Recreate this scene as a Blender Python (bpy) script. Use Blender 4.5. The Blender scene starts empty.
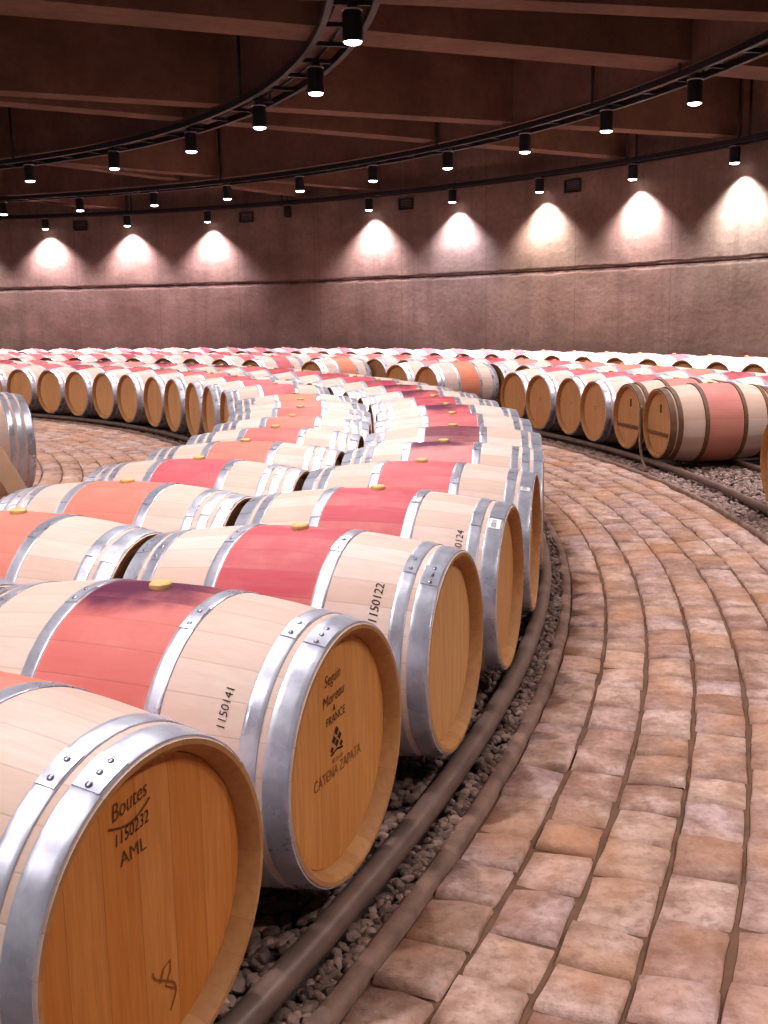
import bpy, bmesh, math, random
from math import sin, cos, pi, radians as rad, degrees as deg
from mathutils import Vector, Matrix
random.seed(7)
sc = bpy.context.scene
COL = sc.collection

# ------------------------------------------------------------------ place
CX, CY = -11.034, 7.007          # centre of the barrel rings
UX, UY = CX + .267, CY + .252    # centre of wall, ceiling rings and lamp tracks
ZC = .367                        # barrel axis height
def pol(R, t, z=0., c=(CX, CY)):
    return Vector((c[0] + R*cos(rad(t)), c[1] + R*sin(rad(t)), z))
def upol(R, t, z=0.): return pol(R, t, z, (UX, UY))

# ------------------------------------------------------------------ helpers
def link(o, parent=None):
    COL.objects.link(o)
    if parent is not None: o.parent = parent
    return o
def mesh_obj(name, me, parent=None, loc=(0, 0, 0)):
    o = bpy.data.objects.new(name, me); o.location = loc
    return link(o, parent)
def bm_mesh(name, bm, mat, smooth=True, angle=35):
    me = bpy.data.meshes.new(name)
    bm.normal_update()
    if smooth:
        for f in bm.faces: f.smooth = True
        for e in bm.edges:
            if len(e.link_faces) == 2 and e.calc_face_angle(0) > rad(angle): e.smooth = False
    bm.to_mesh(me); bm.free()
    if mat is not None: me.materials.append(mat)
    return me
def py_mesh(name, V, F, mat, smooth=False):
    me = bpy.data.meshes.new(name); me.from_pydata(V, [], F); me.update()
    if mat is not None: me.materials.append(mat)
    if smooth: me.polygons.foreach_set('use_smooth', [True]*len(me.polygons))
    return me
def empty(name, loc, rz=0.):
    o = bpy.data.objects.new(name, None); o.location = loc; o.rotation_euler = (0, 0, rz)
    o.empty_display_size = .1
    return link(o)
def tag(o, label, cat, group=None, kind=None):
    o['label'] = label; o['category'] = cat
    if group: o['group'] = group
    if kind: o['kind'] = kind
    return o
def structure(o, label=None):
    o['kind'] = 'structure'
    if label: o['label'] = label
    return o
def box_into(bm, sx, sy, sz, M=Matrix(), bev=0.):
    r = bmesh.ops.create_cube(bm, size=1., matrix=M @ Matrix.Diagonal((sx, sy, sz, 1)))
    if bev:
        es = list({e for v in r['verts'] for e in v.link_edges})
        bmesh.ops.bevel(bm, geom=es, offset=bev, segments=2, affect='EDGES', profile=.5)
def lathe_x(bm, prof, seg, a0=0., a1=2*pi, close_prof=False):
    """profile [(x, r)] turned about the X axis"""
    full = abs(a1-a0-2*pi) < 1e-6
    n = seg if full else seg+1
    rings = []
    for k in range(n):
        a = a0+(a1-a0)*k/seg
        rings.append([bm.verts.new((x, r*sin(a), r*cos(a))) for x, r in prof])
    for k in range(seg):
        A, B = rings[k], rings[(k+1) % n]
        m = len(prof) if close_prof else len(prof)-1
        for i in range(m):
            j = (i+1) % len(prof)
            bm.faces.new((A[i], A[j], B[j], B[i]))
    if not full and close_prof:
        bm.faces.new(rings[0][::-1]); bm.faces.new(rings[-1])
    bmesh.ops.recalc_face_normals(bm, faces=bm.faces)
def sweep_ring(R, z0, z1, w, t0, t1, step, mat, c=(UX, UY), name='m', bulge=0.):
    """rectangular section swept along a circle"""
    n = max(2, int(abs(t1-t0)/step)); V = []; F = []
    for k in range(n+1):
        t = t0+(t1-t0)*k/n
        for r, z in ((R-w/2, z0), (R+w/2, z0), (R+w/2, z1), (R-w/2, z1)):
            p = pol(r, t, z, c); V.append(tuple(p))
    for k in range(n):
        a = 4*k; b = a+4
        for i in range(4):
            j = (i+1) % 4
            F.append((a+i, a+j, b+j, b+i))
    F.append((0, 1, 2, 3)[::-1]); F.append(tuple(4*n+i for i in (0, 1, 2, 3)))
    return V, F
def tube_ring(R, z, rad_, t0, t1, step, c, sides=12):
    n = max(2, int(abs(t1-t0)/step)); V = []; F = []
    for k in range(n+1):
        t = t0+(t1-t0)*k/n
        for i in range(sides):
            a = 2*pi*i/sides
            V.append(tuple(pol(R+rad_*cos(a), t, z+rad_*sin(a), c)))
    for k in range(n):
        for i in range(sides):
            j = (i+1) % sides
            F.append((k*sides+i, (k+1)*sides+i, (k+1)*sides+j, k*sides+j))
    F.append(tuple(range(sides))); F.append(tuple(n*sides+i for i in range(sides))[::-1])
    return V, F
def tube_path(pts, r, sides=10):
    V = []; F = []
    n = len(pts)
    for k, p in enumerate(pts):
        d = (pts[min(k+1, n-1)]-pts[max(k-1, 0)]).normalized()
        u = d.orthogonal().normalized() if k == 0 else (u - d*u.dot(d)).normalized()
        v = d.cross(u)
        for i in range(sides):
            a = 2*pi*i/sides
            V.append(tuple(p+u*(r*cos(a))+v*(r*sin(a))))
    for k in range(n-1):
        for i in range(sides):
            j = (i+1) % sides
            F.append((k*sides+i, k*sides+j, (k+1)*sides+j, (k+1)*sides+i))
    F.append(tuple(range(sides))[::-1]); F.append(tuple((n-1)*sides+i for i in range(sides)))
    return V, F

# ------------------------------------------------------------------ materials
class NT:
    def __init__(s, name, rough=.6, metal=0., spec=.5):
        s.m = bpy.data.materials.new(name); s.m.use_nodes = True
        s.t = s.m.node_tree; s.N = s.t.nodes; s.b = s.N['Principled BSDF']
        s.b.inputs['Roughness'].default_value = rough; s.b.inputs['Metallic'].default_value = metal
        s.b.inputs['Specular IOR Level'].default_value = spec
    def l(s, a, b): s.t.links.new(a, b)
    def setin(s, inp, v):
        if isinstance(v, bpy.types.NodeSocket): s.l(v, inp)
        else: inp.default_value = v
    def n(s, t, **k):
        nd = s.N.new(t)
        for a, b in k.items(): setattr(nd, a, b)
        return nd
    def math(s, op, a, b=None, c=None, clamp=False):
        nd = s.n('ShaderNodeMath', operation=op, use_clamp=clamp)
        s.setin(nd.inputs[0], a)
        if b is not None: s.setin(nd.inputs[1], b)
        if c is not None: s.setin(nd.inputs[2], c)
        return nd.outputs[0]
    def mix(s, f, a, b, mode='MIX'):
        nd = s.n('ShaderNodeMix', data_type='RGBA', blend_type=mode)
        s.setin(nd.inputs[0], f); s.setin(nd.inputs[6], a); s.setin(nd.inputs[7], b)
        return nd.outputs[2]
    def coord(s, k='Object'): return s.n('ShaderNodeTexCoord').outputs[k]
    def mapping(s, v, scale=(1, 1, 1), loc=(0, 0, 0)):
        nd = s.n('ShaderNodeMapping'); s.l(v, nd.inputs[0])
        nd.inputs['Scale'].default_value = scale; s.setin(nd.inputs['Location'], loc)
        return nd.outputs[0]
    def noise(s, v, scale=5, detail=4, rough=.55, dist=0.):
        nd = s.n('ShaderNodeTexNoise'); s.l(v, nd.inputs['Vector'])
        nd.inputs['Scale'].default_value = scale; nd.inputs['Detail'].default_value = detail
        nd.inputs['Roughness'].default_value = rough; nd.inputs['Distortion'].default_value = dist
        return nd.outputs['Fac']
    def ramp(s, f, pts):
        nd = s.n('ShaderNodeValToRGB'); s.l(f, nd.inputs[0]); e = nd.color_ramp.elements
        while len(e) < len(pts): e.new(.5)
        for i, (p, c) in enumerate(pts):
            e[i].position = p; e[i].color = c if len(c) == 4 else (*c, 1)
        return nd.outputs[0]
    def rng(s, f, a, b, c=0., d=1., smooth=False):
        nd = s.n('ShaderNodeMapRange'); s.l(f, nd.inputs[0])
        if smooth: nd.interpolation_type = 'SMOOTHSTEP'
        for i, v in enumerate((a, b, c, d)): nd.inputs[i+1].default_value = v
        return nd.outputs[0]
    def sep(s, v):
        nd = s.n('ShaderNodeSeparateXYZ'); s.l(v, nd.inputs[0]); return nd.outputs
    def white(s, v, dims='1D'):
        nd = s.n('ShaderNodeTexWhiteNoise', noise_dimensions=dims)
        s.l(v, nd.inputs['W' if dims == '1D' else 'Vector']); return nd.outputs['Value']
    def bump(s, h, strength=.3, dist=.01):
        nd = s.n('ShaderNodeBump'); nd.inputs['Strength'].default_value = strength
        nd.inputs['Distance'].default_value = dist; s.l(h, nd.inputs['Height'])
        s.l(nd.outputs[0], s.b.inputs['Normal'])
    def col(s, v): s.setin(s.b.inputs['Base Color'], v); return s
def C4(r, g, b): return (r, g, b, 1)
def S(r, g, b):   # sRGB 0-255 -> linear
    f = lambda c: (c/255/12.92) if c <= 10 else ((c/255+.055)/1.055)**2.4
    return (f(r), f(g), f(b), 1)

def mat_staves(brown=False):
    m = NT('stave_oak' if not brown else 'stave_oak_aged', .62, 0, .3)
    co = m.coord(); X, Y, Z = m.sep(co)
    info = m.n('ShaderNodeObjectInfo')
    ang = m.math('ARCTAN2', Y, Z)
    t = m.math('MULTIPLY', ang, 27/(2*pi)); fr = m.math('FRACT', m.math('ADD', t, 50.)); idn = m.math('FLOOR', m.math('ADD', t, 50.))
    rnd = m.white(m.math('ADD', idn, m.math('MULTIPLY', info.outputs['Random'], 91.7)))
    wave = m.noise(m.mapping(co, (1, 3, 3)), 2.5, 3)
    seam = m.rng(m.math('ABSOLUTE', m.math('SUBTRACT', fr, .5)), .465, .495)
    off = m.n('ShaderNodeCombineXYZ'); m.l(m.math('MULTIPLY', info.outputs['Random'], 37.), off.inputs[0]); m.l(m.math('MULTIPLY', idn, 3.1), off.inputs[1])
    grain = m.noise(m.mapping(co, (2.2, 26, 26), off.outputs[0]), 3, 6, .62)
    blot = m.noise(m.mapping(co, (1, 1, 1), off.outputs[0]), 5, 4)
    base = m.ramp(rnd, [(0, S(216, 188, 174)), (.5, S(224, 199, 187)), (1, S(231, 211, 202))])
    base = m.mix(m.rng(grain, .35, .72, 0, .3), base, S(196, 158, 130))
    base = m.mix(m.rng(blot, .5, .72, 0, .38), base, S(214, 168, 156))
    band = m.rng(m.math('ABSOLUTE', m.math('ADD', X, m.math('MULTIPLY', m.math('SUBTRACT', wave, .5), .004))), .146, .150, 1, 0)
    st = m.mix(m.rng(grain, .3, .75, 0, .35), info.outputs['Color'], m.mix(.55, info.outputs['Color'], S(216, 146, 124)))
    st = m.mix(m.rng(rnd, 0, 1, 0, .16), st, S(222, 150, 140))
    st = m.mix(m.rng(blot, .45, .7, 0, .3), st, S(226, 166, 154))
    # lower part of the stained band fades to an orange tone, as wine has run down
    st = m.mix(m.rng(Z, .25, -.1, 0, .55, True), st, S(208, 134, 108))
    base = m.mix(band, base, st)
    # purple splash beside the bung
    d = m.math('SQRT', m.math('ADD', m.math('POWER', m.math('MULTIPLY', Y, 1.25), 2.), m.math('POWER', m.math('MULTIPLY', m.math('ADD', X, .06), .72), 2.)))
    spl = m.rng(m.math('ADD', d, m.math('MULTIPLY', m.math('SUBTRACT', blot, .5), .24)), .08, .2, 1, 0, True)
    spl = m.math('MULTIPLY', m.math('MULTIPLY', spl, m.rng(Z, .1, .27)), m.math('MULTIPLY', band, m.rng(info.outputs['Alpha'], 0, 1)))
    base = m.mix(spl, base, S(92, 22, 60))
    if brown: base = m.mix(.35, base, S(196, 150, 120))
    base = m.mix(m.math('MULTIPLY', seam, .22), base, S(120, 84, 62))
    m.col(base)
    m.bump(m.math('SUBTRACT', m.math('MULTIPLY', grain, .4), m.math('MULTIPLY', seam, .5)), .22, .003)
    return m.m
def mat_head():
    m = NT('head_oak', .55, 0, .35)
    co = m.coord(); X, Y, Z = m.sep(co)
    info = m.n('ShaderNodeObjectInfo')
    t = m.math('ADD', m.math('DIVIDE', Y, .083), m.math('MULTIPLY', info.outputs['Random'], 7.3))
    t = m.math('ADD', t, 40.)
    idn = m.math('FLOOR', t); fr = m.math('FRACT', t)
    rnd = m.white(m.math('ADD', idn, m.math('MULTIPLY', info.outputs['Random'], 57.)))
    off = m.n('ShaderNodeCombineXYZ'); m.l(m.math('MULTIPLY', rnd, 11.), off.inputs[0]); m.l(m.math('MULTIPLY', rnd, 5.), off.inputs[2])
    grain = m.noise(m.mapping(co, (10, 22, 1.6), off.outputs[0]), 3, 6, .6, .3)
    fine = m.noise(m.mapping(co, (10, 90, 3), off.outputs[0]), 3, 3)
    base = info.outputs['Color']
    dark = m.mix(1., base, S(206, 160, 112), 'MULTIPLY'); light = m.mix(.3, base, S(240, 196, 140))
    c = m.mix(rnd, m.mix(.12, base, dark), m.mix(.3, base, light))
    c = m.mix(m.rng(grain, .38, .75, 0, .5), c, dark)
    c = m.mix(m.rng(fine, .5, .8, 0, .25), c, dark)
    seam = m.rng(m.math('ABSOLUTE', m.math('SUBTRACT', fr, .5)), .485, .499)
    c = m.mix(m.math('MULTIPLY', seam, .5), c, S(110, 64, 30))
    m.col(c); m.bump(m.math('SUBTRACT', m.math('MULTIPLY', grain, .3), seam), .2, .002)
    return m.m
def mat_chime():
    m = NT('chime_oak', .6, 0, .3)
    co = m.coord(); X, Y, Z = m.sep(co)
    ang = m.math('ARCTAN2', Y, Z); t = m.math('ADD', m.math('MULTIPLY', ang, 27/(2*pi)), 50.)
    fr = m.math('FRACT', t); rnd = m.white(m.math('FLOOR', t))
    c = m.ramp(rnd, [(0, S(176, 122, 72)), (1, S(192, 138, 84))])
    g = m.noise(m.mapping(co, (8, 8, 8)), 6, 5)
    c = m.mix(m.rng(g, .4, .7, 0, .4), c, S(150, 96, 56))
    seam = m.rng(m.math('ABSOLUTE', m.math('SUBTRACT', fr, .5)), .46, .495)
    c = m.mix(m.math('MULTIPLY', seam, .12), c, S(96, 58, 34)); m.col(c)
    return m.m
def mat_hoop():
    m = NT('galvanised_steel', .34, .58, .5)
    co = m.coord(); info = m.n('ShaderNodeObjectInfo')
    a = m.noise(m.mapping(co, (1, 1, 1)), 9, 4); b = m.noise(m.mapping(co, (1, 1, 1)), 60, 2)
    c = m.mix(m.rng(a, .35, .7), S(186, 188, 204), S(214, 216, 230))
    c = m.mix(m.rng(b, .45, .8, 0, .3), c, S(146, 148, 164)); m.col(c)
    m.l(m.rng(a, .3, .7, .22, .42), m.b.inputs['Roughness'])
    m.bump(b, .05, .002)
    return m.m
def mat_simple(name, c, rough=.6, metal=0., var=.15, scale=8, bump=0., spec=.5):
    m = NT(name, rough, metal, spec)
    co = m.coord(); n = m.noise(co, scale, 5)
    dk = tuple(x*(1-var*2) for x in c[:3])+(1,)
    m.col(m.mix(m.rng(n, .3, .72), dk, c))
    if bump: m.bump(n, bump, .01)
    return m.m
def mat_emit(name, c, strength):
    m = NT(name, .4); m.b.inputs['Base Color'].default_value = c
    m.b.inputs['Emission Color'].default_value = c; m.b.inputs['Emission Strength'].default_value = strength
    return m.m

M_STAVE = mat_staves(); M_STAVE_OLD = mat_staves(True); M_HEAD = mat_head(); M_CHIME = mat_chime(); M_HOOP = mat_hoop()
M_HOOPWOOD = mat_simple('chestnut_hoop', S(124, 84, 56), .7, 0, .25, 14)
M_RIVET = mat_simple('rivet_steel', S(150, 150, 165), .35, .8, .2, 30)
M_BUNG = mat_simple('bung_tan', S(232, 196, 126), .5, 0, .08, 20)
M_INK = mat_simple('burnt_ink', S(52, 26, 16), .8, 0, .2, 30)
M_INKLIGHT = mat_simple('burnt_mark', S(150, 84, 30), .8, 0, .15, 30)
M_INKMID = mat_simple('branded_mark', S(104, 54, 20), .8, 0, .15, 30)
M_TAG = mat_simple('white_paper', S(240, 240, 245), .5, 0, .02, 10)
M_RAIL = mat_simple('rusty_steel_rail', S(132, 106, 94), .42, .3, .22, 9, .2)
M_BLACK = mat_simple('black_painted_metal', S(26, 22, 24), .5, .2, .2, 8)
M_BLACKD = mat_simple('black_lamp_housing', S(18, 16, 20), .45, .2, .1, 8)
M_LENS = mat_emit('lamp_lens', (1, .93, .95, 1), 14)
M_LENSOFF = mat_simple('unlit_lens', S(60, 55, 60), .2, 0, .1, 8)
M_RIM = mat_simple('pale_lamp_rim', S(200, 190, 200), .4, .3, .05, 8)
M_PLANK = mat_simple('pine_plank', S(196, 150, 118), .65, 0, .12, 7)
M_CURB = mat_simple('curb_stone', S(148, 112, 96), .75, 0, .3, 13, .6)
M_MORTAR = mat_simple('sand_joint', S(104, 70, 48), .9, 0, .25, 12, .4)

def mat_gravel(name, lo, hi):
    m = NT(name, .7, 0, .4); geo = m.n('ShaderNodeNewGeometry')
    r = geo.outputs['Random Per Island']
    co = m.coord(); n = m.noise(co, 60, 3)
    c = m.ramp(r, [(0, lo), (.7, tuple((a+b)/2 for a, b in zip(lo, hi))), (1, hi)])
    c = m.mix(m.rng(n, .4, .8, 0, .35), c, lo); m.col(c); m.bump(n, .3, .004)
    return m.m
M_GRAVEL = mat_gravel('gravel_stone', S(74, 54, 46), S(146, 116, 102))
M_GRAVEL2 = mat_gravel('pale_gravel_stone', S(100, 76, 68), S(176, 148, 138))
def mat_paver():
    m = NT('porphyry_setts', .62, 0, .4); geo = m.n('ShaderNodeNewGeometry')
    r = geo.outputs['Random Per Island']; co = m.coord()
    n1 = m.noise(co, 9, 6, .65); n2 = m.noise(co, 38, 5, .7); n3 = m.noise(co, 2.2, 3)
    c = m.ramp(r, [(0, S(146, 108, 92)), (.2, S(172, 138, 120)), (.4, S(190, 156, 142)), (.6, S(180, 150, 146)), (.8, S(158, 120, 106)), (1, S(200, 170, 156))])
    c = m.mix(m.rng(n1, .46, .66, 0, .8), c, S(118, 80, 62))
    c = m.mix(m.rng(n1, .3, .46, .6, 0), c, S(210, 182, 174))
    c = m.mix(m.rng(n2, .48, .72, 0, .65), c, S(108, 76, 62))
    c = m.mix(m.rng(n3, .46, .64, 0, .55), c, S(176, 122, 82))
    m.col(c); m.bump(m.math('ADD', n1, m.math('MULTIPLY', n2, .5)), .6, .014)
    m.l(m.rng(n2, .3, .7, .45, .8), m.b.inputs['Roughness'])
    return m.m
M_PAVER = mat_paver()
def mat_concrete():
    m = NT('board_marked_concrete', .85, 0, .2); co = m.coord('Object'); X, Y, Z = m.sep(co)
    ang = m.math('ARCTAN2', Y, X)
    cb = m.n('ShaderNodeCombineXYZ'); m.l(m.math('MULTIPLY', ang, 18.), cb.inputs[0]); m.l(Z, cb.inputs[1])
    v = cb.outputs[0]
    n1 = m.noise(m.mapping(v, (.5, .7, 1)), 1.6, 6, .62); n2 = m.noise(v, 12, 5, .7); n3 = m.noise(m.mapping(v, (1.2, .08, 1)), 3, 4)
    c = m.mix(m.rng(n1, .34, .7), S(112, 90, 78), S(146, 120, 106))
    c = m.mix(m.rng(n2, .45, .75, 0, .5), c, S(92, 70, 58))
    c = m.mix(m.rng(n3, .5, .72, 0, .45), c, S(96, 74, 66))
    # formwork seams, vertical every couple of metres
    fr = m.math('FRACT', m.math('MULTIPLY', ang, 18/2.02)); sm = m.rng(m.math('ABSOLUTE', m.math('SUBTRACT', fr, .5)), .494, .499)
    c = m.mix(m.math('MULTIPLY', sm, .45), c, S(70, 46, 42))
    # eroded casting joint at two metres
    jn = m.noise(m.mapping(v, (1., 1., 1.)), 3.2, 6, .7)
    d = m.math('ABSOLUTE', m.math('SUBTRACT', m.math('ADD', Z, m.math('MULTIPLY', m.math('SUBTRACT', jn, .5), .10)), 2.0))
    j = m.math('MULTIPLY', m.rng(d, .02, .065, 1, 0, True), m.rng(jn, .3, .6, .35, 1.))
    c = m.mix(m.math('MULTIPLY', j, .8), c, S(62, 36, 32))
    m.col(c); m.bump(m.math('SUBTRACT', m.math('ADD', n1, m.math('MULTIPLY', n2, .35)), m.math('MULTIPLY', j, .8)), .5, .03)
    return m.m
M_WALL = mat_concrete()
def mat_ceiling(name, a, b):
    m = NT(name, .85, 0, .15); co = m.coord('Object')
    n1 = m.noise(m.mapping(co, (1, 1, 1)), 1.1, 5); n2 = m.noise(m.mapping(co, (1, 1, 1)), 9, 5, .7)
    c = m.mix(m.rng(n1, .35, .68), a, b); c = m.mix(m.rng(n2, .45, .8, 0, .5), c, tuple(x*.5 for x in a[:3])+(1,))
    m.col(c); m.bump(n2, .4, .02)
    return m.m
M_BEAM = mat_ceiling('beam_concrete', S(104, 77, 62), S(132, 99, 80))
M_RING = mat_ceiling('ring_beam_concrete', S(118, 88, 78), S(136, 104, 92))
M_SLAB = mat_ceiling('slab_concrete', S(92, 68, 57), S(112, 84, 72))
M_SOIL = mat_simple('packed_soil', S(58, 42, 38), .95, 0, .3, 20, .5)

# ------------------------------------------------------------------ camera
PITCH, ROLL, H = .180431, -.0162467, 1.30967
fw = Vector((0, cos(PITCH), -sin(PITCH))); u0 = Vector((0, sin(PITCH), cos(PITCH))); ex = Vector((1, 0, 0))
right = ex*cos(ROLL)+u0*sin(ROLL); up = u0*cos(ROLL)-ex*sin(ROLL)
Mx = Matrix((right, up, -fw)).transposed().to_4x4(); Mx.translation = (0, 0, H)
cam = bpy.data.objects.new('camera', bpy.data.cameras.new('camera')); link(cam); cam.matrix_world = Mx
cam.data.sensor_fit = 'VERTICAL'; cam.data.sensor_height = 24; cam.data.lens = 1081.09/1024*24
cam.data.clip_start = .05; sc.camera = cam

# ------------------------------------------------------------------ setting
def disc_mesh(name, R, z, mat, seg=96):
    V = [(R*cos(2*pi*k/seg), R*sin(2*pi*k/seg), z) for k in range(seg)]
    return py_mesh(name, V, [tuple(range(seg))], mat)
fl = mesh_obj('floor', disc_mesh('floor', 18.3, 0, M_SOIL), loc=(UX, UY, -.03)); structure(fl)
W0, W1 = -48, 118
V = []; F = []; n = 170
RW = 17.93
prof = [(RW, -.03), (RW, 1.985), (RW+.03, 1.99), (RW+.03, 2.01), (RW+.002, 2.018), (RW+.002, 4.6), (RW+.4, 4.6), (RW+.4, -.03)]
for k in range(n+1):
    t = rad(W0+(W1-W0)*k/n)
    for r, z in prof: V.append((r*cos(t), r*sin(t), z))
m_ = len(prof)
for k in range(n):
    for i in range(m_):
        j = (i+1) % m_
        F.append((k*m_+i, (k+1)*m_+i, (k+1)*m_+j, k*m_+j))
F.append(tuple(range(m_))); F.append(tuple(n*m_+i for i in range(m_))[::-1])
w = mesh_obj('wall_back', py_mesh('wall_back', V, F, M_WALL), loc=(UX, UY, 0)); structure(w, 'curved board-marked concrete wall behind all the barrels')

ZB, ZS = 3.66, 4.5
# ceiling slab as a thick ring sector
V, F = sweep_ring(9.4, ZS, ZS+.2, 18.0, -70, 130, 2.5, None)
structure(mesh_obj('ceiling', py_mesh('ceiling', V, F, M_SLAB)), 'dark concrete ceiling slab')
for R in (10.64, 14.37):
    V, F = sweep_ring(R, ZB-.025, ZS+.02, .13, -60, 118, 1.5, None)
    structure(mesh_obj('ceiling_beam', py_mesh('ring_beam', V, F, M_RING)), 'concrete ring beam following the curve of the lamp tracks')
def beam(p, q, w=.3, z0=ZB+.015, r0=3.2, r1=18.02):
    p = Vector((*p, 0)); q = Vector((*q, 0)); d = (q-p).normalized(); c = Vector((UX, UY, 0))
    def hit(R):
        o = p-c; b = o.dot(d); disc = b*b-(o.dot(o)-R*R)
        return -b+math.sqrt(max(disc, 0))
    a = p+d*hit(r0) if (p-c).length > 0 else p
    o = p-c; t0 = -o.dot(d)
    # start where the line comes nearest the centre or meets r0
    dist = math.sqrt(max(o.dot(o)-t0*t0, 0))
    s0 = t0+math.sqrt(max(r0*r0-dist*dist, 0)); s1 = hit(r1)
    a = p+d*s0; b = p+d*s1; nrm = Vector((-d.y, d.x, 0))*(w/2)
    V = [tuple(x+Vector((0, 0, z))) for z in (z0, ZS+.02) for x in (a-nrm, a+nrm, b+nrm, b-nrm)]
    F = [(3, 2, 1, 0), (4, 5, 6, 7), (0, 1, 5, 4), (1, 2, 6, 5), (2, 3, 7, 6), (3, 0, 4, 7)]
    structure(mesh_obj('ceiling_beam', py_mesh('radial_beam', V, F, M_BEAM)), 'long concrete ceiling beam running out to the wall')
beams = [((.18, 8.82), (3.2, 9.5), .28), ((-2.8, 8.85), (2.8, 11.2), .5), ((-3.93, 12.05), (5.03, 15.85), .3),
         ((-4.14, 12.62), (3.75, 17.7), .3), ((-4.76, 17.45), (-.26, 21.5), .28), ((-5.9, 16.1), (-3.2, 20.1), .28),
         ((-6.71, 22.9), (-5.47, 24.6), .28), ((-8.2, 17.6), (-6.3, 24.0), .28)]
for a, b, w_ in beams: beam(a, b, w_)
for t in (-14, -20, -36, -42, 97, 103):
    a = upol(6, t); b = upol(12, t); beam((a.x, a.y), (b.x, b.y), .3)

# ------------------------------------------------------------------ paving
def pave(name, rows, t0, t1, darc, seed, label):
    rnd = random.Random(seed); V = []; F = []
    NX, NY = 7, 5
    for i in range(len(rows)-1):
        ra, rb = rows[i], rows[i+1]; rm = (ra+rb)/2
        t = t0+rnd.random()*deg(darc/rm)
        j0 = 0.
        while t < t1:
            dl = deg(darc/rm)*rnd.uniform(.8, 1.22)
            g = deg(.0068/rm)
            a0, a1 = t+g, t+dl-g; r0, r1 = ra+.0045+rnd.uniform(-.002, .003), rb-.0045-rnd.uniform(-.002, .003)
            z0 = rnd.uniform(-.005, .004); tx, ty = rnd.uniform(-.006, .006), rnd.uniform(-.006, .006)
            sk0, sk1 = j0, rnd.uniform(-1, 1)*deg(.012/rm); ph = rnd.uniform(0, 6)
            b0 = len(V)
            for yy in range(NY):
                v = yy/(NY-1)
                for xx in range(NX):
                    u = xx/(NX-1)
                    # u along the ring, v across it
                    uu = (u-.5)*2; vv = (v-.5)*2
                    e = max(abs(uu)**9, abs(vv)**9)
                    e2 = (abs(uu)**6*abs(vv)**6)
                    z = z0+tx*uu+ty*vv-.005*e-.005*e2+.0022*sin(uu*3+ph)*cos(vv*2.5+ph)
                    if xx in (0, NX-1) or yy in (0, NY-1): z -= .016
                    uj = (0, .03, .25, .5, .75, .97, 1)[xx]; v = (0, .04, .5, .96, 1)[yy]
                    aa = a0+(a1-a0)*uj+(sk0*(1-u)+sk1*u)*vv*.5+deg(.004/rm)*sin(ph+vv*2.6)
                    wig = .0032*sin(ph+u*5)+.0012*sin(ph*2+u*13)
                    rr = r0+(r1-r0)*v+(wig if 0 < xx < NX-1 else wig)*.6
                    # pull rim columns in close to their neighbours to round the edges
                    V.append(tuple(pol(rr, aa, z)))
            for yy in range(NY-1):
                for xx in range(NX-1):
                    a = b0+yy*NX+xx
                    F.append((a, a+NX, a+NX+1, a+1))
            t += dl; j0 = sk1
    me = py_mesh(name, V, F, M_PAVER, True)
    o = mesh_obj(name, me); structure(o, label)
    Vb, Fb = sweep_ring((rows[0]+rows[-1])/2, -.028, -.0165, rows[-1]-rows[0], t0, t1, 1.5, None, (CX, CY))
    s = mesh_obj('paving_bed', py_mesh('paving_bed', Vb, Fb, M_MORTAR)); structure(s, 'sandy bed showing in the joints of the paving')
pave('floor_paving', [12.085, 12.243, 12.408, 12.578, 12.746, 12.915, 13.085, 13.24], -42, 42, .187, 3, 'curved walkway of pinkish stone setts right of the middle row')
pave('floor_paving', [8.22, 8.39, 8.56, 8.73, 8.90, 9.07, 9.24, 9.41, 9.58, 9.75, 9.86], -6, 66, .187, 5, 'curved walkway of stone setts left of the middle row')

def curb(R, w_, t0, t1, lab):
    V = []; F = []; n = int((t1-t0)/.5)
    rnd = random.Random(int(R*10))
    for k in range(n+1):
        t = t0+(t1-t0)*k/n; j = rnd.uniform(-.003, .003)
        for r, z in ((R-w_/2, -.03), (R-w_/2, .008), (R-w_/2+.012, .016+j), (R+w_/2-.012, .014+j), (R+w_/2, .006), (R+w_/2, -.03)):
            V.append(tuple(pol(r+j*.6, t, z)))
    for k in range(n):
        for i in range(5): F.append((k*6+i, (k+1)*6+i, (k+1)*6+i+1, k*6+i+1))
    structure(mesh_obj('trim_1' if R > 12 and R < 13 else 'trim_2', py_mesh('curb', V, F, M_CURB, True)), lab)
curb(12.064, .044, -42, 42, 'narrow stone kerb between gravel and right walkway')
curb(9.885, .045, -6, 66, 'narrow stone kerb at the far edge of the left walkway')
curb(13.262, .04, -12, 42, 'narrow stone kerb between right walkway and pale gravel')

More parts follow.
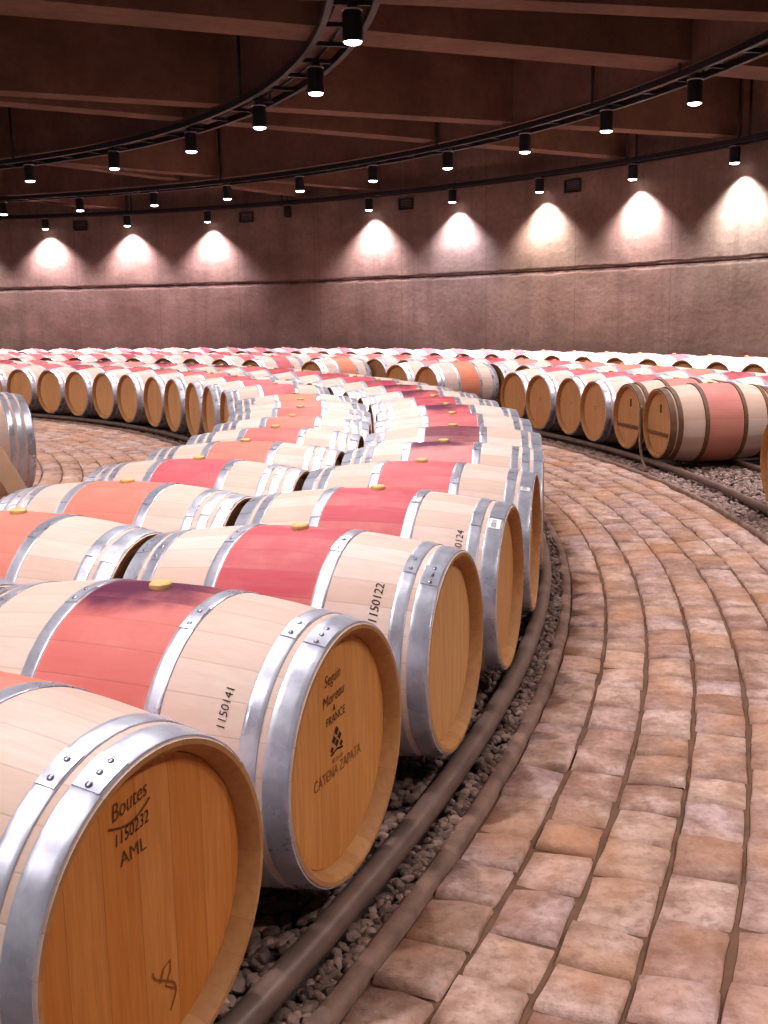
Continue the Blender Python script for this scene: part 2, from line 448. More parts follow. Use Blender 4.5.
# ------------------------------------------------------------------ gravel
def gravel(regions, mat, label, seed, sub=2):
    bm = bmesh.new(); bmesh.ops.create_icosphere(bm, subdivisions=sub, radius=1.)
    bm.verts.ensure_lookup_table(); base = [v.co.copy() for v in bm.verts]; fs = [tuple(v.index for v in f.verts) for f in bm.faces]; bm.free()
    rnd = random.Random(seed); V = []; F = []
    protos = []
    for _ in range(14):
        k = [Vector((rnd.uniform(-1, 1), rnd.uniform(-1, 1), rnd.uniform(-1, 1))).normalized() for _ in range(7)]
        d = [rnd.uniform(.55, .85) for _ in k]; P = []
        for v in base:
            q = v.copy()
            for kk, dd in zip(k, d):
                s = q.dot(kk)
                if s > dd: q -= kk*(s-dd)*.85
            P.append(q)
        protos.append(P)
    for (ra, rb, t0, t1, smin, smax, dens, zb) in regions:
        area = (rb-ra)*(ra+rb)/2*rad(t1-t0); n = int(area*dens)
        for _ in range(n):
            R = rnd.uniform(ra+smax*.6, rb-smax*.6); t = rnd.uniform(t0, t1); s = rnd.uniform(smin, smax)
            M = Matrix.Rotation(rnd.uniform(0, 6.28), 3, 'Z') @ Matrix.Rotation(rnd.uniform(-.7, .7), 3, 'X') @ Matrix.Diagonal((s*rnd.uniform(.8, 1.35), s*rnd.uniform(.7, 1.), s*rnd.uniform(.55, .85)))
            c = pol(R, t, zb+rnd.uniform(-.004, .010)); P = rnd.choice(protos); b0 = len(V)
            V.extend(tuple(M @ q + c) for q in P); F.extend(tuple(b0+i for i in f) for f in fs)
    o = mesh_obj('gravel', py_mesh('gravel', V, F, mat, False)); tag(o, label, 'gravel', None, 'stuff')
gravel([(11.975, 12.062, -34, 6, .010, .019, 3800, -.004), (11.6, 11.94, -34, -8, .012, .024, 1500, -.016), (11.3, 11.6, -34, -16, .014, .028, 800, -.016), (11.75, 11.94, -8, 10, .014, .024, 1100, -.016)], M_GRAVEL, 'grey brown gravel under and beside the front barrels along the rail', 11)
gravel([(13.28, 13.48, -8, 26, .014, .028, 1500, -.012), (13.5, 14.4, -8, 12, .016, .03, 800, -.018)], M_GRAVEL2, 'pale gravel strip at right under the gap in the barrel row', 12, 1)
gravel([(9.9, 10.02, 12, 60, .014, .026, 900, -.016), (10.02, 10.3, 12, 60, .016, .03, 350, -.018)], M_GRAVEL, 'dark gravel strip before the barrel ends left', 13, 1)

# ------------------------------------------------------------------ rails
def rail(R, z, r, t0, t1, label, group=None):
    V, F = tube_ring(R, z, r, t0, t1, .7, (CX, CY), 14)
    o = mesh_obj('barrel_rail', py_mesh('rail', V, F, M_RAIL, True)); tag(o, label, 'rail', group)
rail(11.962, .040, .032, -42, 90, 'brown steel pipe rail curving along the front barrel ends by right walkway')
rail(11.25, .02, .024, -42, 90, 'steel rail under the middle of the front outer barrels')
rail(10.72, .02, .024, -25, 90, 'steel rail under the outer end of the inner barrels')
rail(10.02, .03, .026, -10, 90, 'steel pipe rail before the barrel ends along the left walkway')
rail(13.50, .035, .026, -10, 90, 'steel rail crossing the pale gravel before the right barrel row')
rail(14.22, .02, .024, -10, 90, 'second steel rail deeper under the right barrel row')

# ------------------------------------------------------------------ barrels
L = .96; RB, RH = .332, .285
def rprof(x): return RB-(RB-RH)*(abs(x)/(L/2))**2.05
def body_mesh(seg, mat):
    bm = bmesh.new(); xs = [-L/2+L*k/20 for k in range(21)]
    prof = [(x, rprof(x)) for x in xs]; h = L/2
    prof = [(-h+.040, RH-.030), (-h+.012, RH-.024), (-h, RH-.012), (-h, RH-.003)]+prof[1:-1]+[(h, RH-.003), (h, RH-.012), (h-.012, RH-.024), (h-.040, RH-.030)]
    prof = prof[:4]+[(-h+.004, RH)]+prof[4:-4]+[(h-.004, RH)]+prof[-4:]
    lathe_x(bm, prof, seg)
    me = bm_mesh('staves', bm, mat); me.materials.append(M_CHIME)
    for p in me.polygons:
        if math.hypot(p.center.y, p.center.z) < RH-.0025 : p.material_index = 1
    return me
def head_mesh(seg):
    bm = bmesh.new()
    x = 0.
    lathe_x(bm, [(.004, .0005), (.004, RH-.060), (.0, RH-.031), (-.016, RH-.031), (-.016, .0005)], seg)
    return bm_mesh('barrel_head', bm, M_HEAD)
def hoop_mesh(x0, x1, seg, mat, th=.0028, seam=True):
    bm = bmesh.new(); a, b = rprof(x0), rprof(x1)
    # follow the belly, with a softly rolled edge
    n = 3; prof = []
    for k in range(n+1):
        x = x0+(x1-x0)*k/n; prof.append((x, rprof(x)+th))
    prof = [(x0, a-.001)]+[(x0+.0008, a+th*.7)]+prof[0:1]+prof[1:-1]+prof[-1:]+[(x1-.0008, b+th*.7)]+[(x1, b-.001)]
    prof = [(x0, a-.001), (x0, a+th*.8)]+[(x0+(x1-x0)*k/4, rprof(x0+(x1-x0)*k/4)+th) for k in (0.15, 1, 2, 3, 3.85)]+[(x1, b+th*.8), (x1, b-.001)]
    lathe_x(bm, prof, seg)
    if seam:   # lapped end lying on top of the hoop
        a0 = -.46; lathe2 = bmesh.new()
        pr = [(x0+.001, a+th*.8), (x0+.002, rprof(x0)+th+.0022), ((x0+x1)/2, rprof((x0+x1)/2)+th+.0024), (x1-.002, rprof(x1)+th+.0022), (x1-.001, b+th*.8)]
        nb = 6; rings = []
        for k in range(nb+1):
            an = a0+.24*k/nb
            rings.append([bm.verts.new((x, r*sin(an), r*cos(an))) for x, r in pr])
        for k in range(nb):
            for i in range(len(pr)-1): bm.faces.new((rings[k][i], rings[k][i+1], rings[k+1][i+1], rings[k+1][i]))
        bm.faces.new(rings[0]); bm.faces.new(rings[-1][::-1]); lathe2.free()
        bmesh.ops.recalc_face_normals(bm, faces=bm.faces)
    return bm_mesh('hoop', bm, mat)
def bung_mesh():
    bm = bmesh.new(); prof = [(-.012, .0), (-.012, .021), (.006, .024), (.018, .027), (.024, .026), (.028, .021), (.029, .0005)]
    n = 20; rings = []
    for k in range(n):
        a = 2*pi*k/n; rings.append([bm.verts.new((r*cos(a), r*sin(a), z)) for z, r in prof[1:]])
    for k in range(n):
        A, B = rings[k], rings[(k+1) % n]
        for i in range(len(A)-1): bm.faces.new((A[i], A[i+1], B[i+1], B[i]))
    bm.faces.new([r[-1] for r in rings]); bmesh.ops.recalc_face_normals(bm, faces=bm.faces)
    return bm_mesh('bung', bm, M_BUNG)
def rivet_mesh():
    bm = bmesh.new(); bmesh.ops.create_uvsphere(bm, u_segments=10, v_segments=6, radius=.0062)
    for v in bm.verts: v.co.z *= .5
    return bm_mesh('rivet', bm, M_RIVET)
h2 = L/2
HOOPS6 = [(-h2+.004, -h2+.056), (-h2+.072, -h2+.110), (-.186, -.150), (.150, .186), (h2-.110, h2-.072), (h2-.056, h2-.004)]
HOOPS8 = [(-h2+.004, -h2+.048), (-h2+.064, -h2+.100), (-h2+.118, -h2+.150), (-.186, -.150), (.150, .186), (h2-.150, h2-.118), (h2-.100, h2-.064), (h2-.048, h2-.004)]
CACHE = {}
def kit(lod, style):
    k = (lod, style)
    if k in CACHE: return CACHE[k]
    seg = {0: 96, 1: 48, 2: 28}[lod]
    hp = HOOPS8 if style in ('eight', 'old') else HOOPS6
    hm = M_HOOPWOOD if style == 'wood' else M_HOOP
    d = dict(body=body_mesh(seg, M_STAVE_OLD if style in ('wood', 'old') else M_STAVE), head=head_mesh(seg),
             hoops=[hoop_mesh(a, b, seg, hm, .009 if style == 'wood' else .0028, lod < 2 and style != 'wood') for a, b in hp], spans=hp)
    CACHE[k] = d; return d
BUNG = bung_mesh(); RIVET = rivet_mesh()
STAIN = {'salmon': S(212, 124, 108), 'coral': S(206, 102, 98), 'rose': S(204, 88, 102), 'crimson': S(192, 66, 86), 'pink': S(220, 134, 138), 'wine': S(176, 42, 70), 'orange': S(222, 128, 90), 'purple': S(104, 24, 58), 'bare': S(196, 160, 140)}
def barrel(R, t, label, group, stain='rose', splash=0., style='six', lod=1, head=S(222, 174, 124), dz=0., tilt=0., spin=0., heads=(1, -1), rivets=False, bunglift=0.):
    base = pol(R, t, ZC-RB+dz); root = empty('wine_barrel', base, rad(t)+spin)
    tag(root, label, 'barrel', group)
    K = kit(lod, style); c = (0, 0, RB)
    b = mesh_obj('staves', K['body'], root, c); col = STAIN[stain]; b.color = (col[0], col[1], col[2], splash)
    b.rotation_euler = (tilt, 0, 0)
    for s in heads:
        h = mesh_obj('head', K['head'], root, (s*(L/2-.036), 0, RB)); h.color = head
        h.rotation_euler = (0, 0, 0) if s > 0 else (0, 0, pi)
    hs = []
    for me, (x0, x1) in zip(K['hoops'], K['spans']):
        ho = mesh_obj('hoop', me, root, c); ho.rotation_euler = (random.uniform(-.12, .2) if lod < 2 else 0, 0, 0); hs.append((ho, x0, x1))
    if rivets:
        for h, x0, x1 in hs:
            xm = (x0+x1)/2; r = rprof(xm)+.0052
            for an in (-.41, -.28) if x1-x0 < .04 else (-.43, -.34, -.25):
                for q in ((xm,)):
                    o = mesh_obj('rivet', RIVET, h, (q, r*sin(an), r*cos(an))); o.rotation_euler = (-an, 0, 0)
    bg = mesh_obj('bung', BUNG, root, (0, 0, RB*2-.014+bunglift)); 
    return root

# --- writing
def text_verts(s, size, shear=0., align='CENTER'):
    cu = bpy.data.curves.new('txt', 'FONT'); cu.body = s; cu.size = size; cu.shear = shear; cu.align_x = align; cu.align_y = 'CENTER'; cu.resolution_u = 3
    o = bpy.data.objects.new('txt', cu); COL.objects.link(o)
    dg = bpy.context.evaluated_depsgraph_get(); me = bpy.data.meshes.new_from_object(o.evaluated_get(dg))
    bpy.data.objects.remove(o); bpy.data.curves.remove(cu)
    return me
def writing_on_head(root, items, x=L/2-.0305, mat=M_INK, name='writing', label=None):
    """items: (text, size, y, z, shear, rot, xscale) laid flat on the outer head; +Y is right seen from outside"""
    V = []; F = []
    for s, size, yy, zz, sh, rot, xs in items:
        if isinstance(s, list): P, FF = s
        else:
            me = text_verts(s, size, sh); P = [v.co.copy() for v in me.vertices]; FF = [tuple(p.vertices) for p in me.polygons]
        b0 = len(V)
        for q in P:
            a, b = q.x*xs, q.y; a, b = a*cos(rot)-b*sin(rot), a*sin(rot)+b*cos(rot)
            V.append((x, yy+a, zz+b+RB))
        F += [tuple(b0+i for i in f) for f in FF]
    o = mesh_obj(name, py_mesh('writing', V, F, mat), root)
    if label: o['label'] = label
def writing_on_side(root, s, size, x, ang, mat=M_INK, jitter=.0, label=None, side=1):
    """runs round the girth: text baseline follows the circumference"""
    me = text_verts(s, size, .15); V = []; F = [tuple(p.vertices) for p in me.polygons]
    for v in me.vertices:
        xx = x-v.co.y*side; r = rprof(xx)+.0012; a = ang+side*v.co.x/r
        V.append((xx, r*sin(a), r*cos(a)+RB))
    o = mesh_obj('painted_number', py_mesh('painted_number', V, F, mat), root)
    if label: o['label'] = label
def hoop_tag(root, x0, x1, a0, a1):
    V = []; F = []; n = 6
    for k in range(n+1):
        a = a0+(a1-a0)*k/n
        for x in (x0, x1):
            r = rprof(x)+.0045; V.append((x, r*sin(a), r*cos(a)+RB))
    for k in range(n): F.append((2*k, 2*k+1, 2*k+3, 2*k+2))
    o = mesh_obj('paper_tag', py_mesh('paper_tag', V, F, M_TAG), root); o['label'] = 'white paper barcode tag on the hoop'
    V = []; F = []
    rnd = random.Random(4)
    for k in range(9):
        a = a0+(a1-a0)*(.1+.09*k); da = (a1-a0)*rnd.choice((.02, .035)); b0 = len(V)
        for aa in (a, a+da):
            for x in (x0+.008, x1-.014):
                r = rprof(x)+.0051; V.append((x, r*sin(aa), r*cos(aa)+RB))
        F.append((b0, b0+1, b0+3, b0+2))
    mesh_obj('barcode', py_mesh('barcode', V, F, M_INK), o)
def poly(pts, w):
    """flat stroke"""
    V = []; F = []
    for k, p in enumerate(pts):
        a = Vector(pts[max(k-1, 0)]); b = Vector(pts[min(k+1, len(pts)-1)]); d = (b-a).normalized(); nn = Vector((-d.y, d.x))*w/2
        q = Vector(p); V += [Vector((*(q+nn), 0)), Vector((*(q-nn), 0))]
    for k in range(len(pts)-1): F.append((2*k, 2*k+1, 2*k+3, 2*k+2))
    return [V, F]
def quad(cx, cy, s):
    return [[Vector((cx-s, cy, 0)), Vector((cx, cy-s, 0)), Vector((cx+s, cy, 0)), Vector((cx, cy+s, 0))], [(0, 1, 2, 3)]]

ORD = ['zeroth', 'first', 'second', 'third', 'fourth', 'fifth', 'sixth', 'seventh', 'eighth', 'ninth', 'tenth', 'eleventh', 'twelfth', 'thirteenth', 'fourteenth', 'fifteenth', 'sixteenth', 'seventeenth', 'eighteenth', 'nineteenth', 'twentieth', 'twenty-first', 'twenty-second', 'twenty-third', 'twenty-fourth', 'twenty-fifth', 'twenty-sixth', 'twenty-seventh', 'twenty-eighth', 'twenty-ninth', 'thirtieth', 'thirty-first', 'thirty-second', 'thirty-third', 'thirty-fourth', 'thirty-fifth', 'thirty-sixth']
DT = 3.662
RO, RI = 11.95-L/2, 10.0+L/2     # mid radii of the middle ring's two rows
G1, G2 = 'barrels in the outer row of the middle ring', 'barrels in the inner row of the middle ring'
G3, G4, G5 = 'barrels in the inner row of the right ring', 'barrels in the outer row of the right ring', 'barrels in the last row by the wall'

# outer row of the middle ring, from the camera on
t0 = -27.2
b1 = barrel(RO+.02, t0+.3, 'nearest oak barrel at bottom left with orange end marked 1150232 AML', G1, 'salmon', 0, 'six', 0, S(210, 130, 54), rivets=True)
writing_on_head(b1, [('1150232', .031, -.036, .158, .25, .12, .78)], label='handwritten black number 1150232', name='painted_number')
writing_on_head(b1, [('AML', .034, -.034, .120, 0, .06, .95)], mat=M_INKMID, label='letters AML branded in brown')
writing_on_head(b1, [('Boutes', .041, -.038, .205, .35, .15, .75), (poly([(-.062+.0125*k, -.016*sin(pi*k/10)) for k in range(11)], .004), 0, -.038, .186, 0, .12, .8)], mat=M_INKMID, label='curved cooper signature branded in brown', name='brand')
writing_on_head(b1, [(poly([(.035*sin(q*.42)*(.5+q*.03), -.03+.008*q) for q in range(13)], .0035), 0, .03, -.17, 0, .1, 1), (poly([(-.01, .0), (.005, .02), (.022, .024), (.02, .006), (.003, -.014), (.026, -.035)], .0035), 0, .02, -.135, 0, .1, 1)], mat=M_INKLIGHT, name='brand')
writing_on_side(b1, '1150232', .036, .305, -.95, label='black handwritten number on the staves')
b2 = barrel(RO, t0+DT, 'second barrel from the camera, end branded CATENA ZAPATA, purple splash by its bung', G1, 'coral', 1., 'six', 0, S(214, 146, 74), rivets=True)
writing_on_head(b2, [('Seguin', .036, -.026, .178, .3, .08, .85), ('Moreau', .036, -.024, .134, .3, .08, .95)], mat=M_INKMID, name='brand', label='cooper name in brown script')
writing_on_head(b2, [('&', .020, -.020, .108, 0, 0, 1), ('FRANCE', .028, -.014, .085, 0, .05, .9)], mat=M_INK, name='brand')
em = [(quad(0, .022, .011), 0, -.012, .030, 0, 0, 1), (quad(-.014, .006, .010), 0, -.012, .030, 0, 0, 1), (quad(.014, .006, .010), 0, -.012, .030, 0, 0, 1), (quad(0, -.006, .010), 0, -.012, .030, 0, 0, 1), (quad(-.024, -.014, .008), 0, -.012, .030, 0, 0, 1), (quad(.022, -.014, .008), 0, -.012, .030, 0, 0, 1), (poly([(-.03, -.026), (0, -.020), (.03, -.026)], .005), 0, -.012, .030, 0, 0, 1)]
writing_on_head(b2, em, mat=M_INK, name='emblem', label='small dark grape-like emblem')
writing_on_head(b2, [('BODEGA', .014, -.01, -.012, 0, 0, 1), ('CATENA ZAPATA', .036, -.008, -.036, 0, .02, .82)], mat=M_INKLIGHT, name='brand', label='words CATENA ZAPATA branded in pale brown')
writing_on_side(b2, '1150141', .026, .325, -.98, label='black handwritten number 1150141 on the staves')
b3 = barrel(RO, t0+2*DT, 'third barrel from the camera, deep rose band, white tag on its hoop', G1, 'crimson', .0, 'six', 0, S(214, 160, 100), rivets=True)
writing_on_side(b3, '1150122', .034, .325, -.9); hoop_tag(b3, L/2-.052, L/2-.010, -.62, -.44)
writing_on_head(b3, [('S', .03, -.16, .12, .2, .1, 1)], mat=M_INKMID, name='brand')
b4 = barrel(RO, t0+3*DT, 'fourth barrel from the camera beside the right walkway, deep rose band and white tag', G1, 'crimson', 0, 'six', 0, S(206, 148, 86))
writing_on_side(b4, '1150124', .034, .345, -.9); hoop_tag(b4, L/2-.050, L/2-.012, -.62, -.46)
b5 = barrel(RO, t0+4*DT, 'fifth barrel from the camera, last whose end shows beside right walkway, rose band', G1, 'rose', 0, 'six', 1, S(196, 138, 78))
hoop_tag(b5, L/2-.050, L/2-.012, -.6, -.44)
seq = ['pink', 'purple', 'rose', 'crimson', 'wine', 'wine', 'crimson', 'wine', 'crimson', 'crimson', 'rose', 'wine', 'rose', 'salmon', 'rose', 'crimson', 'pink', 'rose', 'crimson', 'rose', 'wine']
rs = random.Random(21)
for k, st in enumerate(seq):
    n = k+6
    t = t0+(n-1)*DT+rs.uniform(-.12, .12)
    if t > 84: break
    barrel(RO+rs.uniform(-.012, .012) if n > 7 else RO, t, f'{st}-banded barrel, {ORD[n]} from the camera in the outer row of the middle ring', G1, st, rs.choice((0, 0, .5, 1)), rs.choice(('six', 'six', 'eight')), 1 if n < 10 else 2)
# inner row
LEFT_T = [16.65, 21.0, 25.0, 29.2, 33.0, 37.3, 41.1, 45.0, 49.0, 53.0, 56.8, 60.5]
seq = [('coral', 0, 'six', 'leftmost inner-row barrel at the left edge, its plain coral band above the front barrels'),
       ('salmon', .0, 'six', 'inner-row barrel at left edge with salmon band and raised dark chime'),
       ('salmon', 0, 'eight', 'inner-row barrel with salmon band and tan bung below the left walkway'),
       ('rose', 0, 'eight', 'inner-row barrel with rose band, fourth along from the camera'),
       ('salmon', 0, 'eight', ''), ('coral', 0, 'eight', ''), ('salmon', 0, 'eight', ''), ('coral', 0, 'eight', ''), ('salmon', 0, 'six', ''), ('orange', 0, 'eight', '')]
for k, (st, sp, sty, lab) in enumerate(seq):
    t = -23.55+k*3.64
    lab = lab or f'{st}-banded barrel, {ORD[k+1]} from the camera in the inner row of the middle ring'
    barrel(RI, t, lab, G2, st, sp, sty, 0 if k < 4 else 1)
vis = [t for t in LEFT_T if t > 14]
for k, t in enumerate(vis):
    st = rs.choice(['rose', 'crimson', 'pink', 'wine', 'rose', 'coral'])
    nl = sum(1 for x in vis if 16 < x <= 53.5)-k     # counted from the left edge of the photo
    if nl >= 1: lab = f'oak barrel showing its round end to the left walkway, {ORD[nl]} from the left edge'
    else: lab = f'oak barrel of the left row beyond the photo edge, {ORD[1-nl]} past it'
    barrel(RI+rs.uniform(-.012, .012), t, lab, G2, st, rs.choice((0, .6)), 'six', 1, S(218, 164, 112))
# right ring, inner row
RT = [(-1.35, 'six', 'rose', 'oak barrel cut by the right edge, nearest of the right row'), (8.96, 'wood', 'rose', 'brown-hooped barrel with broad red band at right, first beside the gravel gap'), (11.76, 'wood', 'rose', 'brown-hooped barrel with a crossbar on its end, second beside the gravel gap'),
      (14.52, 'six', 'crimson', ''), (17.1, 'six', 'rose', ''), (19.7, 'six', 'crimson', ''), (22.4, 'six', 'rose', 'oak barrel of the right row farthest along before the gap, round end to the walkway'),
      (30.89, 'six', 'orange', 'oak barrel seen side-on with orange band across the gap, behind the middle ring'), (33.8, 'six', 'pink', 'oak barrel with shaded round end just left of the side-on orange-banded barrel'),
      (42.3, 'six', 'orange', 'distant oak barrel side-on with orange band, left of the wider gap'), (48.3, 'six', 'rose', ''), (51.3, 'six', 'crimson', ''), (54.2, 'six', 'rose', ''), (57.0, 'six', 'pink', ''), (59.8, 'six', 'rose', ''), (62.6, 'six', 'wine', ''), (65.4, 'six', 'rose', ''), (68.2, 'six', 'crimson', ''), (71., 'six', 'rose', ''), (73.8, 'six', 'pink', '')]
RRI = 13.5+L/2; RRO = 13.5+L*1.5+.04
for k, (t, sty, st, lab) in enumerate(RT):
    if not lab:
        lab = f'{st}-banded barrel with round end to right walkway, {ORD[k]} from the gravel gap' if t < 30 else f'distant {st}-banded barrel behind the left row, {ORD[len(RT)-k]} from the left'
    r = barrel(RRI+(rs.uniform(-.02, .02)), t, lab, G3, st, rs.choice((0, .4)), sty, 1 if t < 35 else 2, S(204, 150, 100), rivets=False)
    if sty == 'wood':
        bm = bmesh.new(); box_into(bm, .018, .46, .022, Matrix.Translation((-(L/2-.024), 0, RB-.08)), .003)
        bar = mesh_obj('crossbar', bm_mesh('crossbar', bm, M_HOOPWOOD), r)
        bm = bmesh.new(); box_into(bm, .008, .02, .07, Matrix.Translation((-(L/2-.029), -.03, RB+.13)), .003)
        mesh_obj('head_plug', bm_mesh('head_plug', bm, M_INK), r)
    elif k in (3, 4, 5):
        bm = bmesh.new(); box_into(bm, .001, .07, .004, Matrix.Translation((-(L/2-.0305), 0, RB+.04))); box_into(bm, .001, .045, .004, Matrix.Translation((-(L/2-.0305), 0, RB+.02)))
        mesh_obj('brand', bm_mesh('brand', bm, M_INKMID), r)
OUT_T = [1.2+2.66*k for k in range(29) if 8 < 1.2+2.66*k < 77]
for k, t in enumerate(OUT_T):
    st = rs.choice(['rose', 'crimson', 'pink', 'salmon', 'coral', 'wine'])
    barrel(RRO, t+rs.uniform(-.1, .1), f'{st}-banded barrel behind the right row, {ORD[k+1]} from the right', G4, st, rs.choice((0, .5)), 'six', 2)
LT = [12.9+2.27*k for k in range(4, 31)]
for k, t in enumerate(LT):
    if t > 88: break
    st = rs.choice(['rose', 'crimson', 'pink', 'salmon', 'coral', 'rose'])
    barrel(16.8+L/2, t, f'far {st}-banded barrel, {ORD[k+1]} from the right in the last row by the wall', G5, st, 0, 'six', 2, S(190, 132, 84))
# barrel at the left edge
db = barrel(8.17, -.5, 'weathered barrel cut by the left edge beyond the front rows, plank leaning near it', None, 'bare', 0, 'old', 1, S(190, 140, 96), dz=.10, spin=rad(33))

db.scale = (1.12, 1.12, 1.12)
# ------------------------------------------------------------------ loose pieces
def block_between(name, a, b, w_, th, mat, upv):
    a = Vector(a); b = Vector(b); d = (b-a); Ln = d.length; d.normalize(); s = d.cross(Vector(upv)).normalized(); u = s.cross(d)
    M = Matrix((s, u, d)).transposed().to_4x4(); M.translation = (a+b)/2
    bm = bmesh.new(); box_into(bm, w_, th, Ln, M, .004)
    return mesh_obj(name, bm_mesh(name, bm, mat))
pl = block_between('wooden_plank', (-2.02, 6.38, .0), (-2.42, 6.5, .66), .11, .03, M_PLANK, (.3, -1, 0))
tag(pl, 'pale wooden plank leaning at the left edge before the weathered barrel', 'plank')
bm = bmesh.new(); box_into(bm, .5, .14, 1.0*.105, Matrix.Translation(pol(8.17, -.5, .048)) @ Matrix.Rotation(rad(122), 4, 'Z'), .006)
ch = mesh_obj('wooden_chock', bm_mesh('chock', bm, M_PLANK)); tag(ch, 'wooden block carrying the weathered barrel at the left edge', 'block')
# loose strap hanging before the brown-hooped barrel
a = pol(13.46, 10.4, .60); pts = [pol(13.47, 9.95, .50), pol(13.45, 9.8, .36), pol(13.42, 9.5, .2), pol(13.36, 8.6, .07), pol(13.30, 7.6, .02)]
fine = []
for i in range(len(pts)-1):
    for k in range(5): fine.append(pts[i].lerp(pts[i+1], k/5))
fine.append(pts[-1])
V, F = tube_path(fine, .012); o = mesh_obj('loose_strap', py_mesh('loose_strap', V, F, M_RAIL, True)); tag(o, 'brown loose strap hanging to the ground between the two brown-hooped barrels', 'strap')

# ------------------------------------------------------------------ lamp tracks
def track(name_label, R, t0, t1, hang, w_=.26):
    root = empty('lamp_track', upol(R, (t0+t1)/2, 3.55)); tag(root, name_label, 'lighting track')
    inv = root.matrix_basis.inverted()
    def put(nm, V, F, mat, smooth=False):
        o = mesh_obj(nm, py_mesh(nm, [tuple(inv @ Vector(v)) for v in V], F, mat, smooth), root)
    for s in (-1, 1):
        V, F = sweep_ring(R+s*w_/2, 3.535, 3.60, .05, t0, t1, 1., None); put('track_bar', V, F, M_BLACK)
    V, F = tube_ring(R+.02, 3.60, .016, t0, t1, 1., (UX, UY), 8); put('cable_conduit', V, F, M_BLACK, True)
    n = int((t1-t0)*rad(1)*R/.62)
    for k in range(n+1):
        t = t0+(t1-t0)*k/n; a = upol(R, t, 3.57)
        bm = bmesh.new(); box_into(bm, w_, .035, .035, Matrix.Translation(a) @ Matrix.Rotation(rad(t), 4, 'Z'))
        me = bm_mesh('cross_piece', bm, M_BLACK, False); me.transform(inv); mesh_obj('cross_piece', me, root)
    for t in hang:
        for s in (-1, 1):
            a = upol(R+s*w_/2, t, 3.6); b = upol(R+s*w_/2, t, ZS)
            V, F = tube_path([a, b], .017, 8); put('hanger_rod', V, F, M_BLACK, True)
RA_, RBt, RC_ = 10.663, 14.393, 17.737
aA, dA, aB, dB, aC, dC = 57.499, -10.188, 75.265, -6.638, 79.011, -6.398
angA = [aA+dA*k for k in range(-4, 12)]; angB = [aB+dB*k for k in range(-5, 17)]; angC = [aC+dC*k for k in range(-3, 12)]
track('innermost black ladder-like lamp track curving up and out of the top of the photo', RA_, -80, 100, [angA[4]+.7, angA[7]+.5, angA[10]+.5, angA[1]], .34)
track('middle black ladder-like lamp track reaching the upper right corner', RBt, -50, 108, [angB[5+3]+.1, angB[5+6]+.3, angB[5+8]+.4, angB[5]+.2, angB[14]+.3])
track('outermost black lamp track along the concrete wall', RC_, -20, 100, [angC[3+1]-.2, angC[3+3]+.2, angC[3+7]+.1, angC[3+8]-.5], .2)

def lamp_kit():
    r = .075
    bm = bmesh.new(); n = 28
    def lz(bm, prof):
        rings = []
        for k in range(n):
            a = 2*pi*k/n; rings.append([bm.verts.new((q*cos(a), q*sin(a), z)) for z, q in prof])
        for k in range(n):
            A, B = rings[k], rings[(k+1) % n]
            for i in range(len(prof)-1): bm.faces.new((A[i], A[i+1], B[i+1], B[i]))
        return rings
    rg = lz(bm, [(.03, r-.012), (.012, r-.006), (.008, r-.002), (.01, r), (.215, r), (.222, r-.006), (.222, .02)]); bm.faces.new([q[-1] for q in rg])
    bmesh.ops.recalc_face_normals(bm, faces=bm.faces); hous = bm_mesh('housing', bm, M_BLACKD)
    bm = bmesh.new(); rg = lz(bm, [(.03, r-.013), (.012, r-.0075), (.0, r-.014), (-.008, r-.035), (-.011, .012)]); bm.faces.new([q[-1] for q in rg]); bmesh.ops.recalc_face_normals(bm, faces=bm.faces)
    me = bm_mesh('lens', bm, M_LENS); me2 = me.copy(); me2.materials[0] = M_LENSOFF
    bm = bmesh.new(); rg = lz(bm, [(.222, r-.008), (.226, r+.001), (.232, r+.001), (.234, r-.008), (.234, .02)]); bm.faces.new([q[-1] for q in rg]); bmesh.ops.recalc_face_normals(bm, faces=bm.faces)
    rim = bm_mesh('rim', bm, M_RIM)
    bm = bmesh.new(); box_into(bm, .07, .1, .055, Matrix.Translation((0, 0, .262)), .006)
    return hous, me, me2, rim, bm_mesh('bracket', bm, M_BLACK)
LK = lamp_kit()
def lamp(R, t, label, group, power, size, blend, col, lit=True, tilt=0.):
    root = empty('spotlight', upol(R, t, 3.285), rad(t)); tag(root, label, 'ceiling lamp', group)
    mesh_obj('housing', LK[0], root); mesh_obj('lens', LK[1] if lit else LK[2], root); mesh_obj('rim', LK[3], root); mesh_obj('bracket', LK[4], root)
    if lit:
        ld = bpy.data.lights.new('spot', 'SPOT'); ld.energy = power; ld.spot_size = rad(size); ld.spot_blend = blend; ld.color = col; ld.shadow_soft_size = .05
        o = bpy.data.objects.new('lamp_beam', ld); link(o, root); o.location = (0, 0, -.03); o.rotation_euler = (0, tilt, 0)
WARM = (1, .93, .93); PINK = (1, .88, .96)
PA, PB, PC = 248, 262, 840
for k, t in enumerate(angA):
    i = k-4+1
    if 1 <= i <= 6: lab = f'black cylinder spotlight on the innermost track, {ORD[i]} from the left'
    elif i < 1: lab = f'spotlight of innermost track left of the photo, {ORD[1-i]} past the frame'
    else: lab = f'spotlight of innermost track above the photo, {ORD[i-6]} past the frame'
    lamp(RA_, t, lab, 'spotlights on the innermost track', PA, 125, .9, WARM)
for k, t in enumerate(angB):
    i = k-5+1
    if 1 <= i <= 10: lab = f'black cylinder spotlight on the middle track, {ORD[i]} from the left'
    elif i < 1: lab = f'spotlight of middle track left of the photo, {ORD[1-i]} past the frame'
    else: lab = f'spotlight of middle track right of the photo, {ORD[i-10]} past the frame'
    lamp(RBt, t, lab, 'spotlights on the middle track', PB, 125, .9, WARM)
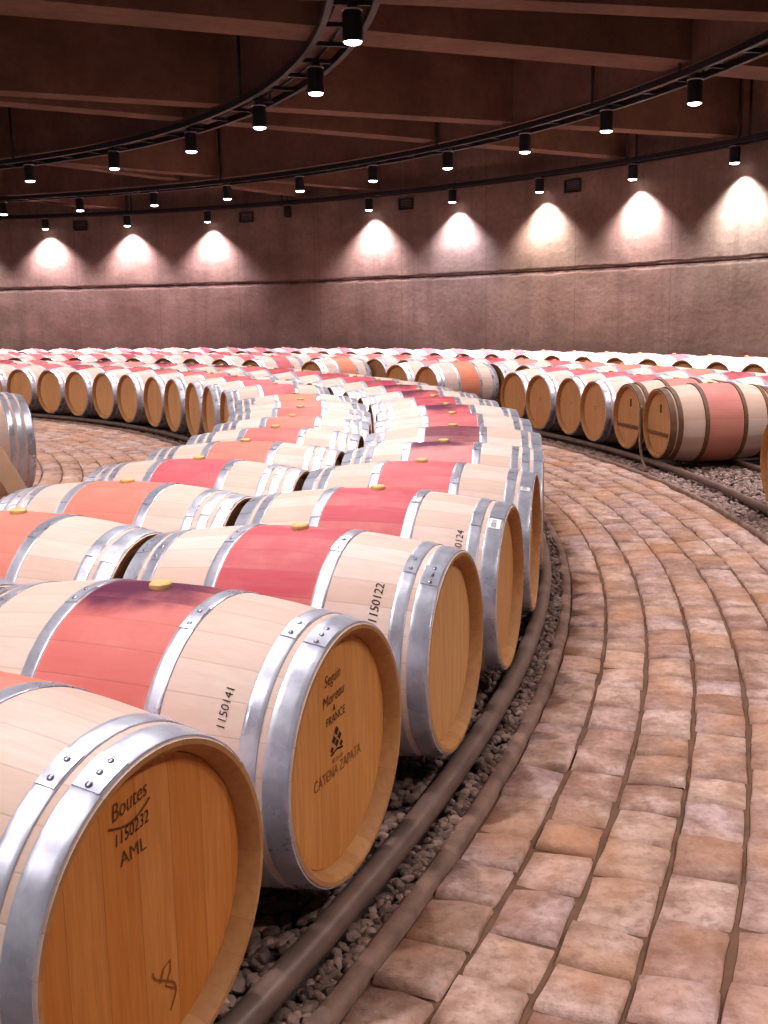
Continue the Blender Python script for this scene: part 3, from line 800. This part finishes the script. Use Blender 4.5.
tints = {0: (1, .84, 1), 1: (1, .84, 1), 2: (1, .83, 1), 4: (1, .86, 1), 5: (.80, .80, 1), 6: (1, .93, .92), 7: (1, .88, .98), 8: (.90, .95, 1)}
for k, t in enumerate(angC):
    j = k-3; i = j+1
    if 1 <= i <= 9: lab = f'black cylinder spotlight close to the concrete wall, {ORD[i]} from the left' + (', unlit' if j == 3 else '')
    elif i < 1: lab = f'wall spotlight left of the photo, {ORD[1-i]} past the frame'
    else: lab = f'wall spotlight right of the photo, {ORD[i-9]} past the frame'
    lamp(RC_, t, lab, 'spotlights along the wall', PC, 112, .8, tints.get(j, PINK), j != 3)

track('unseen lamp track added over the left walkway to light the barrel ends', 6.9, -60, 100, [0, 40], .24)  # out-of-view track, added to brighten the barrel ends along the left walkway
for k in range(14):
    lamp(6.9, -52+11*k, f'unseen spotlight added over the left walkway to light barrel ends, {ORD[k+1]} along it', 'added spotlights over the left walkway', PA, 125, .9, WARM)
# vents on the wall
for k, (t, zz) in enumerate([(76.6, 3.36), (63.5, 3.36), (51.0, 3.37), (38.8, 3.35)]):
    root = empty('wall_vent', upol(RW-.0, t, zz-.1), rad(t)+pi); tag(root, f'small dark rectangular vent high on the wall, {ORD[k+1]} from the left', 'vent', 'vents high on the wall')
    bm = bmesh.new()
    box_into(bm, .06, .34, .02, Matrix.Translation((0, 0, .0))); box_into(bm, .06, .34, .02, Matrix.Translation((0, 0, .19)))
    for s in (-1, 1): box_into(bm, .06, .02, .2, Matrix.Translation((0, s*.16, .095)))
    mesh_obj('frame', bm_mesh('vent_frame', bm, M_BLACK, False), root)
    bm = bmesh.new()
    for q in range(6): box_into(bm, .004, .31, .03, Matrix.Translation((0, 0, .02+.03*q)) @ Matrix.Rotation(.6, 4, 'Y'))
    box_into(bm, .01, .31, .18, Matrix.Translation((-.02, 0, .095)))
    mesh_obj('louvre', bm_mesh('louvre', bm, M_BLACKD, False), root)

# ------------------------------------------------------------------ ambient world fill, added to brighten the barrel ends
wd = bpy.data.worlds.new('world'); sc.world = wd; wd.use_nodes = True
bg = wd.node_tree.nodes['Background']; bg.inputs[0].default_value = (1, .87, .86, 1); bg.inputs[1].default_value = .26
sc.view_settings.view_transform = 'Standard'; sc.view_settings.look = 'None'; sc.view_settings.gamma = 1
sc.view_settings.use_curve_mapping = False; sc.view_settings.exposure = 0
sc.cycles.max_bounces = 8; sc.cycles.diffuse_bounces = 4; sc.cycles.use_denoising = True
sc.cycles.sample_clamp_indirect = 6
